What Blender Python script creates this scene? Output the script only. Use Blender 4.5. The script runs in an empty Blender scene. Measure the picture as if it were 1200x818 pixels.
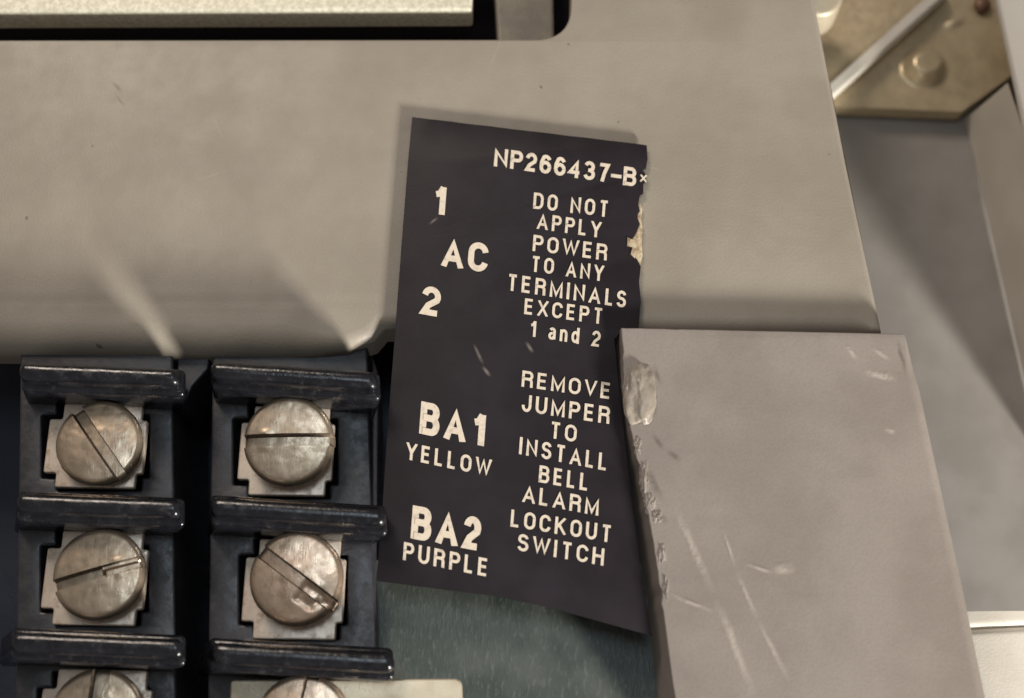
import bpy, bmesh, math, random
from mathutils import Vector, Matrix, noise
from mathutils.geometry import tessellate_polygon
random.seed(7)
D = bpy.data; SC = bpy.context.scene; COL = SC.collection

# ---------------------------------------------------------------- camera
K = 0.000083            # metres per measured pixel at the cover's face
F = 1600.0              # focal length in pixels of the 1200 px wide photograph
TILT = math.radians(18.0)
def W(x, y, h):         # panel units (right, down, out of the panel) -> world metres; the panel stands upright
    return Vector((x*K, -h*K, -y*K))
CAM = Vector((0.0, F*math.sin(TILT), F*math.cos(TILT)))       # panel units: below the middle, looking up
FW = -CAM.normalized(); RT = Vector((1, 0, 0)); DN = Vector((0, math.cos(TILT), -math.sin(TILT)))
def at(px, py, h=0.0):  # point of the plane at height h that is seen at a measured pixel
    r = FW*F + RT*(px-600) + DN*(py-409)
    s = (h-CAM.z)/r.z
    p = CAM + r*s
    return (p.x, p.y)
cam = D.objects.new('camera', D.cameras.new('camera')); COL.objects.link(cam)
cam.data.sensor_width = 36; cam.data.lens = F/1200*36
cam.data.clip_start = 0.005; cam.data.clip_end = 20
w0 = W(*CAM); rgt = Vector((1, 0, 0)); fwd = (W(*FW)).normalized(); up = rgt.cross(fwd)
cam.matrix_world = Matrix(((rgt.x, up.x, -fwd.x, w0.x), (rgt.y, up.y, -fwd.y, w0.y), (rgt.z, up.z, -fwd.z, w0.z), (0, 0, 0, 1)))
cam.data.dof.use_dof = True; cam.data.dof.focus_distance = 1592*K; cam.data.dof.aperture_fstop = 22
SC.camera = cam

# ---------------------------------------------------------------- light
wd = D.worlds.new('World'); SC.world = wd; wd.use_nodes = True
bg = wd.node_tree.nodes['Background']; bg.inputs[0].default_value = (1.0, 0.93, 0.86, 1); bg.inputs[1].default_value = 0.17
def area(name, pos, size, power, color, size_y=None):
    l = D.lights.new(name, 'AREA'); l.size = size; l.energy = power; l.color = color
    if size_y: l.shape = 'RECTANGLE'; l.size_y = size_y
    o = D.objects.new(name, l); COL.objects.link(o); p = W(*pos); o.location = p
    o.rotation_euler = (W(-100, 100, 0)-p).to_track_quat('-Z', 'Y').to_euler()
    return o
area('key_light', (3950, 5100, 1850), 0.07, 6.0, (1.0, 0.97, 0.90))
area('overhead_light', (-2200, -3900, 4300), 0.14, 1.12, (1.0, 0.86, 0.74))
area('cool_fill_light', (-150, -250, 3600), 0.09, 0.12, (0.74, 0.88, 1.0))  # unseen cool fill, added to brighten surfaces that face the camera
SC.view_settings.view_transform = 'Standard'; SC.view_settings.look = 'None'
SC.view_settings.exposure = 0.0; SC.view_settings.gamma = 1.0

# ---------------------------------------------------------------- materials
class NT:
    def __init__(s, name):
        s.m = D.materials.new(name); s.m.use_nodes = True; s.t = s.m.node_tree; s.n = s.t.nodes
        s.b = s.n['Principled BSDF']; s.tc = s.n.new('ShaderNodeTexCoord')
        mp = s.n.new('ShaderNodeVectorMath'); mp.operation = 'SCALE'; mp.inputs['Scale'].default_value = 1/K
        s.L(s.tc.outputs['Object'], mp.inputs[0]); s.co = mp.outputs[0]      # measured-pixel units
    def L(s, a, b): s.t.links.new(a, b)
    def noise(s, size, detail=3, rough=0.55, vec=None, stretch=None):
        n = s.n.new('ShaderNodeTexNoise'); n.inputs['Scale'].default_value = 1.0/size
        n.inputs['Detail'].default_value = detail; n.inputs['Roughness'].default_value = rough
        v = vec or s.co
        if stretch:
            q = s.n.new('ShaderNodeVectorMath'); q.operation = 'MULTIPLY'; q.inputs[1].default_value = stretch
            s.L(v, q.inputs[0]); v = q.outputs[0]
        s.L(v, n.inputs['Vector']); return n.outputs['Fac']
    def ramp(s, fac, a, b, ca=0.0, cb=1.0):
        r = s.n.new('ShaderNodeMapRange'); r.interpolation_type = 'SMOOTHSTEP'
        for i, v in zip((1, 2, 3, 4), (a, b, ca, cb)): r.inputs[i].default_value = v
        s.L(fac, r.inputs[0]); return r.outputs[0]
    def math(s, op, a, b=None, clamp=False):
        m = s.n.new('ShaderNodeMath'); m.operation = op; m.use_clamp = clamp
        for i, v in enumerate((a, b)):
            if v is None: continue
            if isinstance(v, (int, float)): m.inputs[i].default_value = v
            else: s.L(v, m.inputs[i])
        return m.outputs[0]
    def mix(s, fac, a, b):
        m = s.n.new('ShaderNodeMix'); m.data_type = 'RGBA'
        if isinstance(fac, (int, float)): m.inputs[0].default_value = fac
        else: s.L(fac, m.inputs[0])
        for i, v in ((6, a), (7, b)):
            if isinstance(v, tuple): m.inputs[i].default_value = (*v, 1)
            else: s.L(v, m.inputs[i])
        return m.outputs[2]
    def bump(s, fac, dist, strength=1.0, prev=None):
        b = s.n.new('ShaderNodeBump'); b.inputs['Distance'].default_value = dist*K; b.inputs['Strength'].default_value = strength
        s.L(fac, b.inputs['Height'])
        if prev is not None: s.L(prev, b.inputs['Normal'])
        return b.outputs[0]
    def stroke(s, p0, p1, wid, soft=1.5, wobble=3.0, patch=None):      # worn scratch between two points on the panel
        a = Vector((p0[0], 0, -p0[1])); b = Vector((p1[0], 0, -p1[1])); d = b-a; ln = d.length; d.normalize(); n = Vector((d.z, 0, -d.x))
        def dot(v, off):
            q = s.n.new('ShaderNodeVectorMath'); q.operation = 'DOT_PRODUCT'; q.inputs[1].default_value = v
            s.L(s.co, q.inputs[0]); return s.math('SUBTRACT', q.outputs['Value'], off)
        al = dot(d, a.dot(d)); ac = dot(n, a.dot(n))
        nz = s.math('MULTIPLY', s.math('SUBTRACT', s.noise(26, 2), 0.5), wobble*2)
        ac = s.math('ABSOLUTE', s.math('ADD', ac, nz))
        m = s.ramp(ac, wid*0.1, wid+soft, 1, 0)
        e = s.math('MULTIPLY', s.ramp(al, -3, ln*0.4+2, 0, 1), s.ramp(al, ln*0.5, ln+3, 1, 0))
        m = s.math('MULTIPLY', m, e)
        return s.math('MULTIPLY', m, s.ramp(s.noise(patch or 9, 3), 0.25, 0.6, 0.45, 1))
    def add(s, *f):
        r = f[0]
        for g in f[1:]: r = s.math('MAXIMUM', r, g)
        return r
    def out(s, col=None, rough=None, normal=None, metal=0.0, spec=0.5):
        if col is not None:
            if isinstance(col, tuple): s.b.inputs['Base Color'].default_value = (*col, 1)
            else: s.L(col, s.b.inputs['Base Color'])
        if rough is not None:
            if isinstance(rough, (int, float)): s.b.inputs['Roughness'].default_value = rough
            else: s.L(rough, s.b.inputs['Roughness'])
        if normal is not None: s.L(normal, s.b.inputs['Normal'])
        if isinstance(metal, (int, float)): s.b.inputs['Metallic'].default_value = metal
        else: s.L(metal, s.b.inputs['Metallic'])
        s.b.inputs['Specular IOR Level'].default_value = spec
        return s.m

def m_cover():
    n = NT('grey_moulded_cover')
    big = n.noise(150, 3); mid = n.noise(34, 4); fine = n.noise(3.0, 2)
    c = n.mix(n.ramp(big, 0.35, 0.65), (0.292, 0.252, 0.203), (0.345, 0.302, 0.246))
    c = n.mix(n.ramp(mid, 0.5, 0.75, 0, 0.35), c, (0.30, 0.262, 0.205))
    c = n.mix(n.ramp(fine, 0.35, 0.7, 0, 0.16), c, (0.24, 0.21, 0.17))
    speck = n.ramp(n.noise(16, 1, vec=None), 0.765, 0.80, 0, 0.7)
    c = n.mix(speck, c, (0.10, 0.085, 0.07))
    p1, p2 = at(131, 95), at(143, 108)
    s = n.stroke(p1, p2, 1.6, 1.5, 2); s2 = n.stroke(at(136, 112), at(146, 124), 1.0, 1.2, 2)
    c = n.mix(n.math('MULTIPLY', n.add(s, s2), 0.6), c, (0.12, 0.10, 0.08))
    rs = random.Random(3); marks = []
    for k in range(4):
        x, y = rs.uniform(20, 900), rs.uniform(70, 330); a = rs.uniform(-1.2, 1.2); l = rs.uniform(14, 60)
        marks.append(n.stroke(at(x, y), at(x+l*math.cos(a), y+l*math.sin(a)), 0.5, 1.0, 3))
    mk = n.add(*marks); c = n.mix(n.math('MULTIPLY', mk, 0.16), c, (0.55, 0.50, 0.42))
    grime_shade = n.math('MULTIPLY', n.stroke(at(-20, 50), at(600, 50), 1.0, 9, 3, 30), 0.3)
    c = n.mix(grime_shade, c, (0.22, 0.185, 0.15))
    nb = n.bump(n.noise(70, 2), 2.2, 0.5); nb = n.bump(fine, 0.45, 0.6, nb)
    return n.out(c, n.ramp(mid, 0.3, 0.7, 0.42, 0.56), nb, 0, 0.4)
def m_lid():
    n = NT('grey_moulded_lid')
    big = n.noise(110, 3); fine = n.noise(3.2, 3)
    c = n.mix(n.ramp(big, 0.35, 0.65), (0.268, 0.227, 0.197), (0.312, 0.268, 0.236))
    c = n.mix(n.ramp(fine, 0.4, 0.7, 0, 0.15), c, (0.17, 0.145, 0.13))
    H = 20
    a = lambda x, y: at(x, y, H)
    sc = [n.stroke(a(788, 590), a(838, 700), 3.2, 3, 3), n.stroke(a(836, 696), a(886, 822), 3.6, 3, 3),
          n.stroke(a(782, 694), a(838, 717), 1.6, 2, 2), n.stroke(a(862, 668), a(888, 728), 2.2, 2, 2),
          n.stroke(a(886, 724), a(926, 800), 1.4, 3, 3), n.stroke(a(845, 620), a(862, 664), 1.0, 2, 2),
          n.stroke(a(874, 660), a(906, 671), 1.5, 2, 1), n.stroke(a(904, 668), a(932, 664), 5.0, 3, 2),
          n.stroke(a(1010, 434), a(1052, 444), 3.5, 3, 3, 5), n.stroke(a(1022, 408), a(1042, 420), 2.0, 2, 2, 5),
          n.stroke(a(990, 404), a(1004, 420), 2.0, 2, 2, 5), n.stroke(a(1036, 500), a(1048, 506), 2.5, 2, 2, 6)]
    sm = n.add(*sc)
    c = n.mix(n.math('MULTIPLY', sm, 0.6), c, (0.52, 0.46, 0.40))
    dk = n.add(n.stroke(a(764, 508), a(778, 528), 2.4, 2, 2), n.stroke(a(766, 428), a(774, 452), 2.0, 2, 2, 6),
               n.stroke(a(756, 545), a(776, 590), 4.0, 3, 4, 5), n.stroke(a(766, 600), a(782, 612), 3.5, 3, 3, 5),
               n.stroke(a(782, 528), a(796, 540), 2.2, 3, 3), n.stroke(a(1052, 396), a(1062, 440), 1.8, 2, 2))
    c = n.mix(n.math('MULTIPLY', dk, 0.6), c, (0.10, 0.072, 0.055))
    nb = n.bump(n.noise(60, 2), 2.0, 0.4); nb = n.bump(fine, 0.4, 0.5, nb); nb = n.bump(sm, 1.2, 0.6, nb)
    return n.out(c, n.ramp(big, 0.3, 0.7, 0.46, 0.56), nb, 0, 0.45)
def m_simple(name, ca, cb, size, rough, bumpd=0.5, fine=3.0, metal=0.0, spec=0.5):
    n = NT(name); f = n.noise(size, 4); g = n.noise(fine, 2)
    c = n.mix(n.ramp(f, 0.35, 0.68), ca, cb); nb = n.bump(g, bumpd, 0.6)
    return n.out(c, n.ramp(f, 0.3, 0.7, rough*0.88, rough*1.12), nb, metal, spec)
def m_black(name, ca, cb, dust, rough):
    n = NT(name)
    f = n.noise(20, 4, 0.65); g = n.noise(4, 3); d = n.noise(11, 5, 0.7)
    c = n.mix(n.ramp(f, 0.35, 0.7), ca, cb)
    c = n.mix(n.ramp(d, 0.56, 0.74, 0, dust), c, (0.085, 0.080, 0.078))
    nb = n.bump(g, 0.35, 0.6); nb = n.bump(n.noise(22, 2), 1.0, 0.35, nb)
    return n.out(c, n.ramp(d, 0.4, 0.7, rough, rough+0.2), nb, 0, 0.55)
def m_metal(name, ca, cb, stain, rough, amount=0.6, gsize=2.5, metal=0.8):
    n = NT(name); f = n.noise(26, 3); s = n.noise(15, 5, 0.7); g = n.noise(gsize, 3, stretch=(1, 1, 0.5))
    c = n.mix(n.ramp(f, 0.3, 0.7), ca, cb)
    c = n.mix(n.ramp(s, 0.48, 0.72, 0, amount), c, stain)
    c = n.mix(n.ramp(g, 0.5, 0.75, 0, 0.18), c, (0.22, 0.17, 0.12))
    st = n.noise(1.6, 2, stretch=(1, 1, 0.12)); nbx = n.bump(st, 0.25, 0.5)
    nb = n.bump(g, 0.2, 0.5, nbx); nb = n.bump(n.noise(24, 2), 0.6, 0.3, nb)
    return n.out(c, n.ramp(s, 0.35, 0.7, rough, rough+0.16), nb, metal, 0.5)
def m_label():
    n = NT('dark_label_stock')
    f = n.noise(60, 3); g = n.noise(2.6, 2)
    c = n.mix(n.ramp(f, 0.35, 0.65), (0.0150, 0.0112, 0.0140), (0.0205, 0.0158, 0.0195))
    H = 8
    a = lambda x, y: at(x, y, H)
    s = n.add(n.stroke(a(556, 404), a(566, 426), 1.2, 1.5, 2), n.stroke(a(566, 430), a(574, 440), 1.5, 1.5, 1),
              n.stroke(a(617, 402), a(624, 412), 1.5, 1.5, 1), n.stroke(a(504, 262), a(512, 256), 0.8, 1.5, 1))
    c = n.mix(n.math('MULTIPLY', s, 0.55), c, (0.35, 0.30, 0.27))
    dust = n.ramp(n.noise(7, 4, 0.75), 0.66, 0.8, 0, 0.25); c = n.mix(dust, c, (0.16, 0.14, 0.13))
    nb = n.bump(g, 0.3, 0.5); nb = n.bump(n.noise(90, 2), 4, 0.4, nb)
    return n.out(c, 0.50, nb, 0, 0.22)
def m_ink():
    n = NT('cream_print')
    f = n.noise(7, 4, 0.7); 
    c = n.mix(n.ramp(f, 0.48, 0.72, 0, 0.55), (0.80, 0.69, 0.55), (0.42, 0.34, 0.29))
    return n.out(c, 0.5, None, 0, 0.4)
def m_green():
    n = NT('dark_green_insulating_board')
    f = n.noise(80, 4); g = n.noise(5, 4, 0.7, stretch=(1, 1, 0.35))
    c = n.mix(n.ramp(f, 0.35, 0.65), (0.040, 0.052, 0.044), (0.085, 0.096, 0.083))
    c = n.mix(n.ramp(g, 0.5, 0.7, 0, 0.5), c, (0.17, 0.18, 0.165))
    return n.out(c, 0.42, n.bump(g, 1.2, 0.6), 0, 0.5)
def m_bar():
    n = NT('cream_speckled_metal')
    f = n.noise(6, 3, 0.7); g = n.noise(2.2, 2)
    c = n.mix(n.ramp(f, 0.35, 0.62), (0.80, 0.76, 0.62), (0.60, 0.56, 0.43))
    return n.out(c, 0.42, n.bump(g, 1.0, 0.8), 0.1, 0.5)
M = dict(cover=m_cover(), lid=m_lid(), black=m_black('glossy_shaded_black_phenolic', (0.006, 0.006, 0.008), (0.011, 0.011, 0.0145), 0.35, 0.17), housing=m_black('dusty_lit_black_phenolic', (0.030, 0.029, 0.034), (0.044, 0.041, 0.045), 0.5, 0.34), label=m_label(), ink=m_ink(), green=m_green(), bar=m_bar(),  # one black plastic: shade painted into the barriers, light into the housing
         screw=m_metal('tarnished_screw_metal', (0.49, 0.385, 0.28), (0.57, 0.455, 0.335), (0.33, 0.22, 0.135), 0.27, 0.5),
         pinkscrew=m_metal('copper_tinged_screw_metal', (0.54, 0.42, 0.31), (0.66, 0.47, 0.34), (0.42, 0.26, 0.17), 0.25, 0.5),
         plate=m_metal('tinned_clamp_metal', (0.74, 0.61, 0.49), (0.86, 0.73, 0.60), (0.36, 0.25, 0.17), 0.34, 0.75, 3.0, 0.45),
         jumper=m_simple('pale_brass_strap', (0.64, 0.56, 0.42), (0.52, 0.44, 0.32), 40, 0.42, 0.6, metal=0.35),
         back=m_simple('grey_painted_sheet', (0.225, 0.203, 0.182), (0.265, 0.242, 0.22), 90, 0.5, 0.4),
         wall=m_simple('pale_grey_painted_sheet', (0.50, 0.465, 0.41), (0.55, 0.515, 0.46), 90, 0.5, 0.4),
         white=m_simple('white_card', (0.66, 0.61, 0.53), (0.60, 0.55, 0.47), 50, 0.6, 0.4),
         bracket=m_metal('galvanised_tan_steel', (0.52, 0.42, 0.27), (0.60, 0.49, 0.32), (0.45, 0.35, 0.22), 0.30, 0.4, 9.0, 0.5),
         inner=m_simple('taupe_inner_plastic', (0.25, 0.225, 0.17), (0.20, 0.17, 0.14), 30, 0.5, 0.8),
         torn=m_simple('torn_paper_core', (0.60, 0.50, 0.34), (0.32, 0.22, 0.13), 7, 0.8, 1.0),
         melt=m_simple('melted_grey_plastic', (0.27, 0.23, 0.19), (0.36, 0.305, 0.25), 14, 0.32, 0.8, 6.0),
         navy=m_simple('flare_blue_black', (0.005, 0.009, 0.024), (0.008, 0.012, 0.028), 60, 0.5, 0.4, spec=0.5),  # bluish lens flare over the dark gaps, put into the base colour
         grime_shade=m_simple('shade_dark_metal', (0.075, 0.055, 0.040), (0.19, 0.145, 0.105), 8, 0.5, 0.5, metal=0.4),  # shade painted dark on screw slot walls and under-rim skirts
         dark=m_simple('shade_black_void', (0.010, 0.007, 0.009), (0.016, 0.010, 0.013), 60, 0.8, 0.4, spec=0.08))  # near-black colour stands in for deep shade in the slot and pockets

# ---------------------------------------------------------------- mesh helpers
def finish(name, bm, mat, parent=None, sharp=35, flat=None):
    bmesh.ops.recalc_face_normals(bm, faces=bm.faces)
    me = D.meshes.new(name); bm.to_mesh(me); bm.free(); me.materials.append(mat)
    for p in me.polygons: p.use_smooth = not (flat and flat(p))
    me.set_sharp_from_angle(angle=math.radians(sharp))
    o = D.objects.new(name, me); COL.objects.link(o)
    if parent: o.parent = parent; o.matrix_parent_inverse = Matrix.Identity(4)
    return o
def thing(name, label, cat, group=None):
    o = D.objects.new(name, None); COL.objects.link(o); o.empty_display_size = 0.01
    return tag(o, label, cat, group)
def tag(o, label=None, cat=None, group=None, kind=None):
    if label: o['label'] = label
    if cat: o['category'] = cat
    if group: o['group'] = group
    if kind: o['kind'] = kind
    return o
def lerp(a, b, t): return a+(b-a)*t
def roundpoly(pts, rad, seg=6):
    """round the corners of a polygon (rad per corner)"""
    out = []; n = len(pts)
    for i, p in enumerate(pts):
        r = rad[i] if isinstance(rad, (list, tuple)) else rad
        p = Vector(p); a = Vector(pts[i-1]); b = Vector(pts[(i+1) % n])
        if r <= 0: out.append((p.x, p.y)); continue
        da = (a-p); db = (b-p); k = min(r, da.length*0.49, db.length*0.49)
        A = p+da.normalized()*k; B = p+db.normalized()*k
        for j in range(seg+1):
            t = j/seg; q = A*(1-t)**2+p*2*t*(1-t)+B*t*t; out.append((q.x, q.y))
    return out
def subdivide(pts, step):
    out = []
    for i, p in enumerate(pts):
        q = pts[(i+1) % len(pts)]; n = max(1, int(math.dist(p, q)/step))
        for j in range(n): out.append((lerp(p[0], q[0], j/n), lerp(p[1], q[1], j/n)))
    return out
def plate(name, loops, h_top, h_bot, mat, parent=None, rad=4, seg=5, flare=None, radf=None, hf=None, sharp=35, closed=False):
    """moulded plate: first loop is the outline, others are holes; rounded rim of radius rad (or radf(x,y)), walls down to h_bot"""
    bm = bmesh.new(); inner = []
    for li, pts in enumerate(loops):
        area2 = sum(pts[i-1][0]*pts[i][1]-pts[i][0]*pts[i-1][1] for i in range(len(pts)))
        if area2 < 0: pts = pts[::-1]
        sgn = 1 if li == 0 else -1
        rings = [[] for _ in range(seg+2)]
        n = len(pts)
        for i in range(n):
            p = Vector(pts[i]); d1 = (p-Vector(pts[i-1])).normalized(); d2 = (Vector(pts[(i+1) % n])-p).normalized()
            t = d1+d2
            t = t.normalized() if t.length > 1e-6 else d1
            nrm = Vector((-t.y, t.x))                      # inward for counter-clockwise in (x, y)
            cs = max(0.5, d1.dot(t)); nin = nrm/cs*sgn
            r = radf(p.x, p.y) if radf else rad
            hh = h_top+(hf(p.x, p.y) if hf else 0)
            fl = flare(p.x, p.y) if flare else (0, 0)
            rings[0].append((p.x+fl[0], p.y+fl[1], h_bot))
            for j in range(seg+1):
                a = j/seg*math.pi/2
                ins = r*(1-math.cos(a)); q = p+nin*ins
                rings[j+1].append((q.x, q.y, hh-r+r*math.sin(a)))
        vr = [[bm.verts.new(W(*c)) for c in rg] for rg in rings]
        for a, b in zip(vr[:-1], vr[1:]):
            for i in range(n):
                bm.faces.new((a[i], a[(i+1) % n], b[(i+1) % n], b[i]))
        inner.append(vr[-1])
        if closed and li == 0: bm.faces.new(vr[0])
    allv = [v for vs in inner for v in vs]
    for tri in tessellate_polygon([[Vector((v.co.x/K, v.co.z/K, 0)) for v in vs] for vs in inner]):
        try: bm.faces.new([allv[k] for k in tri])
        except ValueError: pass
    return finish(name, bm, mat, parent, sharp, lambda p: abs(p.normal.y) > 0.999)
def box_bm(x0, x1, y0, y1, h0, h1, bev=2.0, seg=3, cuts=0, wob=0.0, fn=None, seed=0):
    """bevelled box in panel units, optionally subdivided, roughened and remapped by fn(x,y,h)"""
    bm = bmesh.new(); bmesh.ops.create_cube(bm, size=1)
    for v in bm.verts: v.co = Vector((lerp(x0, x1, v.co.x+.5), lerp(y0, y1, v.co.y+.5), lerp(h0, h1, v.co.z+.5)))
    if bev: bmesh.ops.bevel(bm, geom=list(bm.edges), offset=bev, segments=seg, profile=0.5, affect='EDGES', clamp_overlap=True)
    if cuts:
        long = [e for e in bm.edges if e.calc_length() > abs(x1-x0)*0.6 and e.calc_length() > 12]
        bmesh.ops.subdivide_edges(bm, edges=long, cuts=cuts, use_grid_fill=True)
    for v in bm.verts:
        c = v.co.copy()
        if wob: c += noise.noise_vector(c/18.0+Vector((seed*7.3, seed, 0)))*wob
        v.co = W(*(fn(c.x, c.y, c.z) if fn else c))
    return bm
def grid_sheet(name, quad, h_fn, nx, ny, mat, parent=None, thick=0):
    """a sheet through four panel-plane corners (tl, tr, br, bl) with height h_fn(s,t)"""
    bm = bmesh.new(); V = []
    for j in range(ny+1):
        row = []
        for i in range(nx+1):
            s, t = i/nx, j/ny
            x = lerp(lerp(quad[0][0], quad[1][0], s), lerp(quad[3][0], quad[2][0], s), t)
            y = lerp(lerp(quad[0][1], quad[1][1], s), lerp(quad[3][1], quad[2][1], s), t)
            row.append(bm.verts.new(W(x, y, h_fn(s, t))))
        V.append(row)
    for j in range(ny):
        for i in range(nx): bm.faces.new((V[j][i], V[j][i+1], V[j+1][i+1], V[j+1][i]))
    if thick:
        bmesh.ops.recalc_face_normals(bm, faces=bm.faces)
        bmesh.ops.solidify(bm, geom=list(bm.faces), thickness=thick*K)
    return finish(name, bm, mat, parent)
def poly3(name, faces, mat, parent=None, sharp=35):
    bm = bmesh.new(); vd = {}
    for f in faces:
        vs = []
        for c in f:
            k = tuple(round(q, 2) for q in c)
            if k not in vd: vd[k] = bm.verts.new(W(*c))
            vs.append(vd[k])
        bm.faces.new(vs)
    return finish(name, bm, mat, parent, sharp)
def P3(px, py, h): x, y = at(px, py, h); return (x, y, h)

# ---------------------------------------------------------------- the setting: sheet at the back and enclosure
bk = plate('enclosure_back', [[at(-300, -300, -330), at(1500, -300, -330), at(1500, 1150, -330), at(-300, 1150, -330)]], -330, -345, M['back'], None, 2)
tag(bk, kind='structure')
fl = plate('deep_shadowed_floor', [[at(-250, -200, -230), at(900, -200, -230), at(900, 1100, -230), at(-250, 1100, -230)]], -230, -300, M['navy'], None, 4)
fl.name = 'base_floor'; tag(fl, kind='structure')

# enclosure side wall on the right: face, rolled front flange
sw = thing('enclosure_side_wall', 'pale grey painted side wall of the enclosure at the far right edge', 'side wall')
hb, hf_ = -328, -150
wb = [P3(1131, 140, hb), P3(1204, 460, hb), P3(1222, 540, hb)]
wf = [P3(1166, -8, hf_), P3(1204, 168, hf_), P3(1262, 430, hf_)]
# wall face runs from the back sheet to the front flange
top_b = P3(1095, -60, hb)
x_top = P3(1152, -80, hf_)
poly3('wall_face', [[wb[0], P3(1181, 97, hf_), wf[1], wb[1]], [wb[1], wf[1], wf[2], wb[2]]], M['wall'], sw, 60)
def off(p, dx, dh): return (p[0]+dx, p[1], p[2]+dh)
fr = [x_top]+wf
lip = []
for a, b in zip(fr[:-1], fr[1:]):
    lip.append([off(a, -3, 2), off(a, 2, 8), off(b, 2, 8), off(b, -3, 2)])
    lip.append([off(a, -3, 2), off(b, -3, 2), off(b, 3, -6), off(a, 3, -6)])
    lip.append([off(a, 2, 8), off(a, 160, 8), off(b, 160, 8), off(b, 2, 8)])
    lip.append([off(a, 160, 8), off(a, 160, -300), off(b, 160, -300), off(b, 160, 8)])
poly3('front_flange', lip, M['wall'], sw, 80)

# galvanised bracket, upper right
br = thing('steel_bracket', 'tan galvanised steel bracket with a dimple in the upper right corner', 'bracket')
bh = -300
def bump_h(s, t):
    x = lerp(930, 1205, s); y = lerp(-60, 137, t)
    d = math.hypot((x-1083)/24, (y-80)/19)
    h = bh+14*max(0, 1-max(0, d-0.35)/0.65)**0.8 if d < 1 else bh
    d2 = math.hypot((x-1122)/14, (y-24)/9)
    if d2 < 1: h += 7*(1-d2)
    return h
grid_sheet('bracket_web', [at(930, -60, bh), at(1205, -60, bh), at(1182, 96, bh), at(975, 132, bh)], lambda s, t: bh, 4, 4, M['bracket'], br)
# real web with dimple, slightly proud
def bq(px, py, h=bh): return at(px, py, h)
bm = bmesh.new(); nx, ny = 90, 60; V = []
for j in range(ny+1):
    row = []
    for i in range(nx+1):
        s, t = i/nx, j/ny
        px = lerp(940, 1215, s); lowy = 129 if px < 1128 else lerp(130, 90, (px-1128)/55)
        if px < 1128: lowy = lerp(123, 131, (px-940)/188)
        py = lerp(-50, lowy, t)
        d = math.hypot((px-1083)/27, (py-80)/22); h = bh+5
        if d < 1: h += 20*min(1, (1-d)/0.4)**1.2
        d = math.hypot((px-1120-(24-py)*0.8)/13, (py-26)/8)
        if d < 1: h += 7*(1-d)
        h += 1.2*noise.noise(Vector((px/40, py/40, 0)))
        x, y = at(px, py, bh+5)
        row.append(bm.verts.new(W(x, y, h)))
    V.append(row)
for j in range(ny):
    for i in range(nx): bm.faces.new((V[j][i], V[j][i+1], V[j+1][i+1], V[j+1][i]))
low = [bm.verts.new(v.co+Vector((0, 26*K, 0))) for v in V[-1]]
for i in range(nx): bm.faces.new((V[-1][i], V[-1][i+1], low[i+1], low[i]))
finish('dimpled_web', bm, M['bracket'], br, 70)
D.objects.remove(D.objects['bracket_web'])
# upstanding flange; cut edge running up to the right has its highlight painted white
e0, e1 = (962, 116), (1104, -12)
fh = -262
def fl_pt(p, dx, dy, h): return P3(p[0]+dx, p[1]+dy, h)
fa = [fl_pt(e0, -2, -3, fh), fl_pt(e1, -2, -3, fh)]
poly3('cut_edge', [[fl_pt(e0, -4, -4, fh), fl_pt(e1, -4, -4, fh), fl_pt(e1, 3, 4, fh), fl_pt(e0, 3, 4, fh)],
                   [fl_pt(e0, 3, 4, fh), fl_pt(e1, 3, 4, fh), fl_pt(e1, 6, 8, fh-10), fl_pt(e0, 6, 8, fh-10)],
                   [fl_pt(e0, 6, 8, fh-10), fl_pt(e1, 6, 8, fh-10), fl_pt(e1, 6, 8, bh), fl_pt(e0, 6, 8, bh)]], M['white'], br)
poly3('flange', [[fl_pt(e0, -4, -4, fh-2), fl_pt(e1, -4, -4, fh-2), P3(1040, -60, fh-14), P3(930, 50, fh-14)],
                 [P3(930, 50, fh-14), P3(1040, -60, fh-14), P3(1020, -80, fh-60), P3(915, 20, fh-60)]], M['bracket'], br, 60)
# golden highlight in the top left of the bracket, modelled as a disc
bo = thing('golden_highlight', 'golden highlight shaped as a disc, partly hidden behind the cover, top right', 'highlight')
bm = bmesh.new()
bmesh.ops.create_cone(bm, cap_ends=True, segments=48, radius1=34, radius2=34, depth=60)
bmesh.ops.bevel(bm, geom=[e for e in bm.edges if e.calc_face_angle(0) > 1], offset=6, segments=4, profile=0.5, affect='EDGES')
cx, cy = at(958, -2, -170)
for v in bm.verts: v.co = W(cx+v.co.x, cy+v.co.y, -190+v.co.z)
finish('highlight_disc', bm, M['jumper'], bo)
# small rusty rivet beside the wall
bm = bmesh.new(); bmesh.ops.create_uvsphere(bm, u_segments=20, v_segments=12, radius=1)
cx, cy = at(1152, 4, -285)
for v in bm.verts: v.co = W(cx+v.co.x*13, cy+v.co.y*13, -288+v.co.z*8)
rv = finish('rivet', bm, m_simple('rusty_brown_metal', (0.25, 0.15, 0.10), (0.16, 0.09, 0.06), 12, 0.5, 1.0, metal=0.5), br)
tag(rv, 'small brown rusty rivet')

# white folded card lower right
wc = thing('white_card', 'creased white card showing between the grey lid and the lower right corner', 'card')
def wch(s, t): return -120+(10*math.sin(s*3)) - (14 if t < 0.16 else 0)*(1-0.4*s)
poly = grid_sheet('card_sheet', [at(1110, 718, -120), at(1330, 716, -120), at(1330, 900, -120), at(1110, 900, -120)],
    lambda s, t: -120+8*math.sin(s*4+0.5)-(9*math.exp(-((t-0.105-0.05*(0.3-s))/0.02)**2)), 40, 90, M['white'], wc, 3)

# ---------------------------------------------------------------- green board behind the label
gb = plate('insulating_board', [roundpoly([at(432, 655, -55), at(900, 655, -55), at(900, 940, -55), at(436, 940, -55)], 6)], -55, -70, M['green'], None, 2)
tag(gb, 'dark green insulating board below the bottom edge of the black label', 'board')

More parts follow.
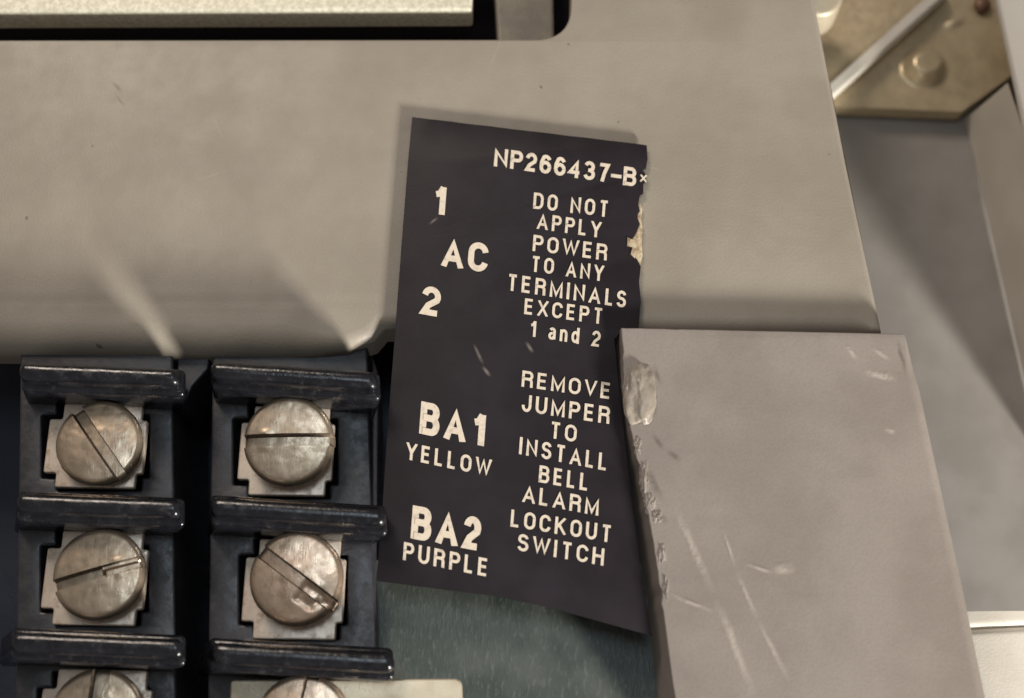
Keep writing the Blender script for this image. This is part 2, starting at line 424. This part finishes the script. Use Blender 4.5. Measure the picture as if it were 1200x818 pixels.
# ---------------------------------------------------------------- grey moulded cover with its slot
cv = thing('breaker_cover', 'large grey moulded cover with a rounded slot along its top', 'cover')
out = [(-160, -160), (925, -160), (955, 0), (992, 190), (1034, 388), (740, 386), (470, 381), (449, 382), (437, 396), (405, 407), (360, 412), (-160, 407)]
outp = subdivide([at(*p) for p in out], 12)
slot = [at(-140, -130), at(672, -130), at(668, 46), at(-140, 47)]
slp = subdivide(roundpoly(slot, [0, 0, 46, 0], 10), 20)
yb = at(600, 395)[1]
def cr(x, y):
    if y > yb-28 and x < at(1010, 380)[0]: return 20.0
    return 6.0
def slot_rim(pts): return pts
plate('faceplate', [outp, slp], 0, -60, M['cover'], cv, radf=lambda x, y: (34.0 if (y > yb-40 and x < at(340, 380)[0]) else lerp(34.0, 17.0, min(1, (x-at(340, 380)[0])/60)) if (y > yb-40 and x < at(1020, 380)[0]) else (2.5 if y < at(0, 120)[1] and x < at(700, 0)[0] else 7.0)), seg=6, sharp=50)
poly3('side_skirt', [[(*at(955, -2)[:2], -8), (*at(1034, 388)[:2], -8), (*at(1034, 388)[:2], -325), (*at(955, -2)[:2], -325)]], M['cover'], cv)
# slot interior
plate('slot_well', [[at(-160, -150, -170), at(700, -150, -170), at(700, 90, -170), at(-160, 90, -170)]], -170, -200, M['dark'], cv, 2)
plate('inner_collar', [roundpoly([at(574, -120, -48), at(646, -120, -48), at(650, 60, -48), at(584, 70, -48)], 5)], -48, -150, M['inner'], cv, 5)
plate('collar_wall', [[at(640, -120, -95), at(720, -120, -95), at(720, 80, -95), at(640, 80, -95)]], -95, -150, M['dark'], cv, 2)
hd = plate('metal_bar', [roundpoly([at(-120, -90, -14), at(556, -90, -14), at(553, 12, -14), at(-120, 15, -14)], 5)], -14, -52, M['bar'], None, 5)
tag(hd, 'cream speckled metal bar lying in the dark slot of the cover', 'bar')

# ---------------------------------------------------------------- lid block on the right
ld = thing('grey_lid', 'grey moulded lid block with scratched face and melted left edge', 'lid')
LH = 20
o2 = [(728, 384), (1060, 391), (1080, 450), (1128, 670), (1172, 880), (802, 880), (788, 800), (771, 670), (752, 560), (738, 500), (731, 440)]
lo = subdivide([at(*p, LH) for p in o2], 7)
xl = at(900, 600, LH)[0]
def lrad(x, y): return 1.5+13.0*min(1, max(0, (y-at(0, 396, LH)[1])/40))*min(1, max(0, (x-xl)/60))
def lfl(x, y):
    if x < xl-60: return (-9, 0)
    if x > xl+60: return (5, 0)
    return (0, 0)
def lflare(x, y):
    t = (y-at(0, 384, LH)[1])/430.0
    if x < at(820, 600, LH)[0] and (x - at(728, 384, LH)[0]) < 20+t*60: return (-13-10*max(0, t), 0)
    return (0, 0)
# roughen the left edge
lo2 = []
for x, y in lo:
    yy = y-at(0, 384, LH)[1]
    if x < at(800, 700, LH)[0] and 20 < yy < 320:
        x += 3.0*noise.noise(Vector((0, y/14, 3)))
    elif yy < 3: y += 0.8*noise.noise(Vector((x/14, 0, 5)))
    lo2.append((x, y))
plate('lid_shell', [lo2], LH, -150, M['lid'], ld, radf=lrad, seg=5, flare=lflare, sharp=50)
def lump(name, px, py, h, rx, ry, rh, amp, seed, mat, parent, label=None, freq=1.4):
    bm = bmesh.new(); bmesh.ops.create_icosphere(bm, subdivisions=5, radius=1)
    cx, cy = at(px, py, h)
    for v in bm.verts:
        c = v.co.copy(); n = noise.fractal(c*freq+Vector((seed*3.1, 0, 0)), 1.0, 2.1, 3)+0.5*noise.turbulence(c*freq*1.2+Vector((seed, 4, 0)), 2, True)
        c *= 1+amp*n
        v.co = W(cx+c.x*rx, cy+c.y*ry, h+c.z*rh)
    o = finish(name, bm, mat, parent, 60)
    if label: tag(o, label)
    return o
lump('melted_bulge', 750, 462, LH-3, 20, 39, 12, 0.17, 1, M['melt'], ld, 'shiny melted bulge on the lid edge')
for i, (px, py, rx, ry) in enumerate([(756, 558, 6, 22), (764, 588, 8, 14), (770, 606, 6, 9), (776, 650, 5, 16), (780, 690, 3.5, 16), (748, 522, 5, 12)]):
    lump('melted_burr', px, py, LH-3, rx, ry, 4.2, 0.34, 5+i, M['lid'], ld, freq=2.0)

# ---------------------------------------------------------------- printed label
lb = thing('warning_label', 'dark wiring label with cream printed words tilted across the cover and terminals', 'label')
LBH = 8
edge = [(483, 137)]
for i in range(1, 12): edge.append((483+275*i/12, 137+33*i/12+random.uniform(-.4, .4)))
edge += [(758, 170), (759, 186), (757, 197), (753, 199), (757, 204), (757, 212), (754, 215), (754, 226), (750, 229), (748, 240), (750, 247), (746, 252), (750, 262), (746, 272), (741, 280), (745, 288), (740, 297), (747, 304), (751, 312), (749, 330), (751, 352), (749, 376), (748, 384), (729, 387), (720, 398), (725, 450), (733, 520), (741, 590), (755, 690), (764, 745), (649, 713), (586, 699), (441, 680.5), (447, 610), (454, 500), (462, 400), (471, 280), (478, 190)]
lab = plate('label_sheet', [[at(*p, LBH) for p in edge]], LBH, LBH-3, M['label'], lb, 0.6, 2)
tp = [(747, 240), (751, 239), (753, 246), (751, 256), (753, 268), (752, 284), (753, 300), (750, 312), (745, 306), (743, 300), (738, 298), (735, 290), (738, 283), (735, 277), (741, 277), (745, 271), (743, 262), (747, 254)]
t_ = plate('torn_paper_edge', [[at(*p, LBH-2) for p in tp]], LBH-1.6, LBH-6, M['torn'], lb, 0.8, 2)
tag(t_, 'tan torn paper core at the ripped right edge')
t2 = plate('torn_paper_edge', [[at(*p, LBH+.4) for p in [(735, 278), (742, 281), (747, 290), (744, 303), (739, 298), (741, 290), (735, 288)]]], LBH+1.0, LBH-1, M['torn'], lb, 0.4, 2)

def arc(cx, cy, rx, ry, a0, a1, n=12):
    return [(cx+rx*math.cos(math.radians(lerp(a0, a1, k/n))), cy+ry*math.sin(math.radians(lerp(a0, a1, k/n)))) for k in range(n+1)]
def oval(w=0.5): return [arc(.5, .68, .5, .32, 0, 180)+arc(.5, .32, .5, .32, 180, 360)+[(1, .68)]]
def glyph(c):
    """centre lines in a unit box, width relative to the cap height"""
    g = {
     'A': (.66, [[(-.04, -.12), (.5, 1.02), (1.04, -.12)], [(.17, .27), (.83, .27)]]),
     'B': (.60, [[(0, -.12), (0, 1), (.6, 1)]+arc(.6, .765, .34, .235, 90, -90)+[(0, .53)], [(.6, .53)]+arc(.63, .265, .37, .265, 90, -90)+[(0, 0)]]),
     'C': (.61, [arc(.5, .68, .5, .32, 8, 180)+arc(.5, .32, .5, .32, 180, 352)]),
     'D': (.61, [[(0, 0), (0, 1), (.5, 1)]+arc(.5, .66, .5, .34, 90, 0)+arc(.5, .34, .5, .34, 0, -90)+[(-.0, 0)]]),
     'E': (.53, [[(1, 1), (0, 1), (0, 0), (1.02, 0)], [(0, .52), (.92, .52)]]),
     'H': (.60, [[(0, -.1), (0, 1.1)], [(1, -.1), (1, 1.1)], [(0, .52), (1, .52)]]),
     'I': (.0, [[(0, -.1), (0, 1.1)]]),
     'J': (.50, [[(1, 1.1), (1, .32)]+arc(.5, .32, .5, .32, 0, -180)+[(0, .36)]]),
     'K': (.62, [[(0, -.1), (0, 1.1)], [(.98, 1.1), (0, .36)], [(.33, .58), (1.04, -.1)]]),
     'L': (.50, [[(0, 1.1), (0, 0), (1.02, 0)]]),
     'M': (.72, [[(0, -.1), (0, 1.0), (.5, .02), (1, 1.0), (1, -.1)]]),
     'N': (.62, [[(0, -.1), (0, 1.0), (1, 0), (1, 1.1)]]),
     'O': (.62, oval()),
     'P': (.57, [[(0, -.1), (0, 1), (.6, 1)]+arc(.62, .735, .38, .265, 90, -90)+[(0, .47)]]),
     'R': (.60, [[(0, -.1), (0, 1), (.6, 1)]+arc(.62, .75, .36, .25, 90, -90)+[(0, .5)], [(.6, .5)]+arc(.62, .30, .34, .20, 90, 0, 6)+[(.98, -.1)]]),
     'S': (.57, [arc(.5, .75, .47, .25, 12, 180)+arc(.5, .75, .47, .22, 180, 262, 6)+arc(.5, .26, .5, .27, 78, 0, 6)+arc(.5, .26, .5, .26, 0, -168)]),
     'T': (.58, [[(0, 1), (1, 1)], [(.5, -.1), (.5, 1)]]),
     'U': (.60, [[(0, 1.1), (0, .32)]+arc(.5, .32, .5, .32, 180, 360)+[(1, 1.1)]]),
     'V': (.64, [[(-.04, 1.12), (.5, -.02), (1.04, 1.12)]]),
     'W': (.90, [[(-.03, 1.12), (.25, -.02), (.5, .96), (.75, -.02), (1.03, 1.12)]]),
     'X': (.64, [[(-.03, 1.1), (1.03, -.1)], [(-.03, -.1), (1.03, 1.1)]]),
     'Y': (.64, [[(-.04, 1.12), (.5, .42), (1.04, 1.12)], [(.5, .44), (.5, -.1)]]),
     '1': (.22, [[(.0, .76), (.55, .80), (1, 1.1)], [(1, 1.1), (1, -.1)]]),
     '2': (.52, [arc(.5, .70, .5, .30, 172, -28)+[(.30, .30), (.0, .0), (1.02, 0)]]),
     '3': (.54, [arc(.48, .755, .45, .245, 160, -80)+[(.36, .52)], [(.36, .52), (.5, .52)]+arc(.5, .265, .5, .265, 85, -165)]),
     '4': (.56, [[(.76, -.1), (.76, 1.0), (-.02, .25), (1.06, .25)]]),
     '6': (.54, [arc(.5, .31, .5, .31, 0, 360), arc(.52, .64, .50, .36, 28, 120, 8)+[(.02, .60), (0, .31)]]),
     '7': (.52, [[(0, 1), (1, 1), (.62, .5), (.36, -.1)]]),
     '-': (.40, [[(-.5, .40), (1.5, .40)]]),
     'a': (.46, [arc(.5, .54, .44, .19, 150, 0, 8)+[(.94, -.06)], [(.94, .42), (.40, .38)]+arc(.36, .18, .36, .19, 90, 270, 8)+[(.6, 0), (.94, .18)]]),
     'n': (.46, [[(0, -.1), (0, .78)], [(0, .48)]+arc(.5, .46, .5, .27, 170, 0, 8)+[(1, -.1)]]),
     'd': (.48, [[(1, -.1), (1, 1.1)], arc(.5, .37, .5, .36, 0, 360)]),
    }
    return g[c]
def ribbon(pts, sw):
    out = []
    n = len(pts); closed = math.dist(pts[0], pts[-1]) < 1e-4
    L_, R_ = [], []
    for i, p in enumerate(pts):
        p = Vector(p)
        a = Vector(pts[i-1]) if i > 0 else (Vector(pts[-2]) if closed else None)
        b = Vector(pts[i+1]) if i < n-1 else (Vector(pts[1]) if closed else None)
        d1 = (p-a).normalized() if a is not None else None; d2 = (b-p).normalized() if b is not None else None
        if d1 is None: d1 = d2
        if d2 is None: d2 = d1
        t = d1+d2
        if t.length < 0.25: t = d1
        t.normalize(); m = Vector((-t.y, t.x)); c = max(0.38, d1.dot(t))
        L_.append(p+m*sw/2/c); R_.append(p-m*sw/2/c)
    return L_, R_
def dedupe(pl):
    out = [pl[0]]
    for p in pl[1:]:
        if math.dist(p, out[-1]) > 1e-3: out.append(p)
    return out
def print_line(segs, bl, br, h, sw, lean=0.075, parent=None):
    """segs: (text, start fraction, end fraction) along the baseline bl-br; h cap height in pixels, sw stroke width / cap height"""
    bm = bmesh.new(); lay = 0
    total = math.dist(bl, br)/h
    for body, f0, f1 in segs:
        span = total*(f1-f0); n = len(body)
        wid = [0.30 if c == ' ' else glyph(c)[0]+(sw if c in 'I1' else 0) for c in body]
        wid = [w if c != 'I' else sw for w, c in zip(wid, body)]
        gap = (span-sum(wid))/max(1, n-1) if n > 1 else 0
        sc = 1.0
        lo, hi = (0.08, 0.15) if sw > 0.17 else (0.10, 0.25)
        if n > 1 and (gap < lo or gap > hi):
            gap = min(hi, max(lo, gap)); sc = (span-gap*(n-1))/sum(wid)
        if n == 1: sc = span/wid[0]
        x = total*f0
        for c, w in zip(body, wid):
            w *= sc
            if c != ' ':
                for st in glyph(c)[1]:
                    pl = dedupe([(x+sw/2+gx*max(0, w-sw), sw/2+gy*(1-sw)) for gx, gy in st])
                    A_, B_ = ribbon(pl, sw); lay += 1
                    def mk(q, kk):
                        yy = min(1.0, max(0.0, q.y)); s_ = q.x/total
                        px = lerp(bl[0], br[0], s_)+lean*h*yy; py = lerp(bl[1], br[1], s_)-h*yy
                        X, Y = at(px, py, LBH+0.3)
                        return bm.verts.new(W(X, Y, LBH+0.3+0.04*(lay % 6)+0.5*kk))
                    va = [mk(q, k/len(A_)) for k, q in enumerate(A_)]; vb = [mk(q, k/len(B_)) for k, q in enumerate(B_)]
                    for k in range(len(va)-1):
                        bm.faces.new((va[k], va[k+1], vb[k+1], vb[k]))
            x += w+gap
    for f in bm.faces: f.normal_update()
    o = finish('printed_line', bm, M['ink'], parent or lb, 60, lambda p: True)
    return o
B1, B2 = 0.205, 0.165
def whole(t): return [(t, 0, 1)]
print_line(whole('NP266437-B'), (578.5, 195), (745, 219), 22, 0.185)
print_line([('X', 0, 1)], (749.5, 213), (758, 214), 9, 0.24)
print_line(whole('1'), (506, 251), (521, 253), 34, B1)
print_line(whole('AC'), (517, 312), (571, 320), 34, B1)
print_line(whole('2'), (493, 368), (515, 372), 34, B1)
for body, bl, br_, h in [
    ('DO NOT', (624.5, 244.5), (712.5, 254.5), 19), ('APPLY', (629, 268), (704, 279), 18.5),
    ('POWER', (624, 294), (711, 305.5), 19), ('TO ANY', (622, 318), (707, 330), 18.5),
    ('EXCEPT', (614, 368), (706, 380), 18.5), ('1 and 2', (620, 394), (703, 407), 18.5),
    ('REMOVE', (611, 453), (715, 468), 19), ('TO', (644, 513), (675, 518.5), 19.5),
    ('INSTALL', (608, 532), (711, 552), 20), ('BELL', (631, 565), (689, 575.5), 20), ('ALARM', (612, 588), (701, 604.5), 20),
    ('SWITCH', (606, 645), (707, 663), 20), ('YELLOW', (475, 538), (575, 559), 20), ('PURPLE', (472, 656), (571, 676), 21)]:
    print_line(whole(body), bl, br_, h, B2)
print_line([('TERMINA', 0, 0.785), ('LS', 0.825, 1)], (594, 340), (733, 361), 19.5, B2)
print_line(whole('JUMPER'), (611, 482), (714, 497), 20, B2)
print_line(whole('LOCKOUT'), (598, 617), (716, 636), 20, B2)
print_line(whole('BA1'), (491, 508), (567, 524), 38, B1)
print_line(whole('BA2'), (481, 631), (562, 646), 39, B1)

# ---------------------------------------------------------------- terminal strips
HT, HFL = 58, -26           # barrier top and cell floor
def screw(name, px, py, R, ang, mat, parent, label=None, h=9, tilt=(0, 0), sw=5.5, depth=11, dmg=0, half=False, seed=0):
    bm = bmesh.new(); cx, cy = at(px, py, h)
    us = [-1+2*i/40 for i in range(41)]
    s = sw/R
    us = [u for u in us if min(abs(u-s), abs(u+s)) > 0.035]+[s, s+0.035, -s, -s-0.035]
    us = sorted(us); N = 56; ca, sa = math.cos(ang), math.sin(ang)
    V = []
    for u in us:
        row = []; hv = math.sqrt(max(0, 1-u*u))
        for j in range(N+1):
            v = (-1+2*j/N); v = math.sin(v*math.pi/2)*hv
            r = math.hypot(u, v)
            z = 3.5*(1-r*r) - (4.5*((r-0.88)/0.12)**2 if r > 0.88 else 0)
            lu, lv = u, v
            cut = depth if abs(u) <= s+1e-4 else (0 if abs(u) > s+0.03 else 0.0)
            if half and v < -0.12+0.1*noise.noise(Vector((u*5, v*5, seed))): cut *= 0.28 if u < 0 else 0.5
            z -= cut
            nz = noise.fractal(Vector((u*4, v*4, seed*5.1)), 1, 2, 4)
            z += 0.35*nz
            if cut == 0 and abs(u) < s+0.12:           # raised burr along the slot
                z += 1.3*max(0, noise.noise(Vector((v*3, seed, 1))))
            if dmg and u < s and u > -s-0.26+0.12*noise.noise(Vector((v*6, 2, 2))) and v > 0.22:
                z += dmg*(noise.turbulence(Vector((u*5, v*3.2, seed)), 4, True)-0.75)
            x = (u*ca-v*sa)*R; y = (u*sa+v*ca)*R
            zz = z+tilt[0]*x+tilt[1]*y
            row.append(bm.verts.new(W(cx+x, cy+y, h+zz)))
        V.append(row)
    for a, b in zip(V[:-1], V[1:]):
        for j in range(N):
            vs = [a[j], a[j+1], b[j+1], b[j]]
            try: bm.faces.new(vs)
            except ValueError: pass
    bmesh.ops.remove_doubles(bm, verts=bm.verts, dist=0.02*K)
    bm.normal_update(); bd = [e for e in bm.edges if len(e.link_faces) == 1]
    r = bmesh.ops.extrude_edge_only(bm, edges=bd)
    for g in r['geom']:
        if isinstance(g, bmesh.types.BMVert): g.co.y = -(h-20)*K; g.co.x = cx*K+(g.co.x-cx*K)*0.93; g.co.z = -cy*K+(g.co.z+cy*K)*0.93
    bm.normal_update()
    for f in bm.faces:
        c = f.calc_center_median(); dx = c.x/K-cx; dy = -c.z/K-cy
        u = abs(dx*ca+dy*sa)/R; r = math.hypot(dx, dy)/R
        if s-0.002 < u < s+0.036 or f.calc_area() > 0 and abs(f.normal.y) < 0.3 and r > 0.93: f.material_index = 1  # slot walls and rim skirt get the painted shade
    o = finish(name, bm, mat, parent, 40); o.data.materials.append(M['grime_shade'])
    if label: tag(o, label)
    return o
def clamp(name, px, py, w, hh, parent, mat, h=-18, rot=0.0, label=None, wing=15, seed=0):
    """cross-shaped pressure plate under a screw"""
    cx, cy = at(px, py, h); a, b = w/2, hh/2; wy0, wy1 = -b*0.62, b*0.66
    pts = [(-a, -b), (a, -b), (a, wy0), (a+wing*.5, wy0), (a+wing*.5, wy1), (a, wy1), (a, b), (-a, b), (-a, wy1), (-a-wing, wy1), (-a-wing, wy0), (-a, wy0)]
    c, s = math.cos(rot), math.sin(rot)
    pts = roundpoly(pts, 3, 3)
    pts = [(cx+x*c-y*s, cy+x*s+y*c) for x, y in pts]
    o = plate(name, [pts], h, h-7, mat, parent, 1.8, 3, hf=lambda x, y: 0)
    if label: tag(o, label)
    return o
def strip(label, L, R, xs, py):
    t = thing('terminal_strip', label, 'terminal strip', 'black terminal strips')
    Lp = [at(*p, HT) for p in L]; Rp = [at(*p, HT) for p in R]         # barrier rows measured at their tops
    n = len(L)
    x0 = at(xs[0], 520, HFL)[0]; x1 = at(xs[3], 520, HFL)[0]
    def G(u, w, h):
        i = max(0, min(n-2, int(math.floor(w)))); f = w-i
        l = (lerp(Lp[i][0], Lp[i+1][0], f), lerp(Lp[i][1], Lp[i+1][1], f)); r = (lerp(Rp[i][0], Rp[i+1][0], f), lerp(Rp[i][1], Rp[i+1][1], f))
        k = (HT-h)/(HT-HFL); k = max(0, min(1.0, k)); k = k*k            # the barrier's ends flare out to the width of its body
        
        lx = lerp(l[0], x0, k); rx = lerp(r[0], x1+3, k)
        return (lerp(lx, rx, u), lerp(l[1], r[1], u), h)
    def hp(px, y): return at(px, y, HFL)
    sl = xs[4]
    body = [hp(xs[0]+2, 396), hp(xs[3], 398), hp(xs[3]+sl*0.5, 700), hp(xs[3]+sl, 960), hp(xs[0]-6, 960)]
    pk = []
    for (cx_, cy_, w_, h_) in py:
        a = w_/2+3.5; b = h_/2+3; wg = 15+5; e = 5
        y0 = cy_-b; y1 = cy_+b; m0 = cy_-h_*0.31-e; m1 = cy_+h_*0.33+e
        pts = [(cx_-a, y0), (cx_+a, y0), (cx_+a, m0), (cx_+a+wg*.45, m0), (cx_+a+wg*.45, m1), (cx_+a, m1), (cx_+a, y1), (cx_-a, y1), (cx_-a, m1), (cx_-a-wg+2, m1), (cx_-a-wg+2, m0), (cx_-a, m0)]
        pk.append(roundpoly([hp(*q) for q in pts], 2, 2))
    plate('housing', [subdivide(body, 30)]+pk, HFL, -215, M['housing'], t, 3, 3)
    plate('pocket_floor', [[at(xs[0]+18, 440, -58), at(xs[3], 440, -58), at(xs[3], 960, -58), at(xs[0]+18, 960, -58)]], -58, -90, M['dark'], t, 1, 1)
    for i in range(n):
        def fn(x, y, h, i=i): return G(x/200.0, i+y/155.0, h)
        finish('barrier', box_bm(0, 200, -12, 10, HFL-30, HT, 10.0, 8, 14, 0.45, fn, i+len(label)), M['black'], t, 60)
        finish('barrier_foot', box_bm(-3, 203, -19, 16, HFL-30, HT-26, 7, 4, 6, 0.6, fn, i+3), M['black'], t, 60)
    return t
s1 = strip('left black screw terminal strip, three screws beneath the grey cover', [(20, 434), (17, 588), (11, 752), (5, 930)], [(210, 442), (211, 596), (214, 761), (217, 942)], (22, 47, 172, 202, 6), [(116, 522, 92, 100), (115, 677, 92, 106), (114, 846, 98, 112)])
s2 = strip('right black screw terminal strip beside the dark wiring label', [(245, 433), (246, 593), (247, 765), (248, 945)], [(442, 446), (452, 606), (462, 777), (472, 962)], (247, 274, 402, 430, 20), [(339, 528, 88, 106), (348, 690, 92, 112), (354, 868, 96, 112)])
A = math.radians
clamp('clamp_plate', 116, 522, 92, 100, s1, M['plate'], rot=A(1)); clamp('clamp_plate', 115, 677, 92, 106, s1, M['plate'], rot=A(1)); clamp('clamp_plate', 114, 846, 98, 112, s1, M['plate'], rot=A(1))
clamp('clamp_plate', 339, 528, 88, 106, s2, M['plate'], rot=A(1), wing=14); clamp('clamp_plate', 348, 690, 92, 112, s2, M['plate'], rot=A(1), wing=14)
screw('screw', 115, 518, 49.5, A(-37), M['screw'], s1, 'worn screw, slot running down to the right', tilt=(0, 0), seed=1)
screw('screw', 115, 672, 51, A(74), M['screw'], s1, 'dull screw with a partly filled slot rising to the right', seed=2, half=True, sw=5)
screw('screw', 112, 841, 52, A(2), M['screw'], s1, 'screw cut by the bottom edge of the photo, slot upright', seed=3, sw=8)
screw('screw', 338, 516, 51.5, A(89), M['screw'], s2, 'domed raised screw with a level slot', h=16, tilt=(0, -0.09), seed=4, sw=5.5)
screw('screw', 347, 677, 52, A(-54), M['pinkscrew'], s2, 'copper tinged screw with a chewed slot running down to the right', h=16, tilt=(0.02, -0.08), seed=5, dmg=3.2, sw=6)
gx = [at(208, 400, -34), at(248, 400, -34), at(244, 432, -34), at(226, 452, -34), at(214, 478, -34), at(206, 478, -34)]
plate('end_web', [gx], -34, -120, M['housing'], s1, 3)
# jumper strap under the last screw of the right strip
jp = plate('jumper_strap', [roundpoly([at(270, 797, 4), at(541, 795, 4), at(545, 900, 4), at(268, 905, 4)], [5, 8, 6, 6])], 4, -8, M['jumper'], None, 2.5)
tag(jp, 'pale flat jumper strap clamped at the bottom beside the black strip', 'metal strap')
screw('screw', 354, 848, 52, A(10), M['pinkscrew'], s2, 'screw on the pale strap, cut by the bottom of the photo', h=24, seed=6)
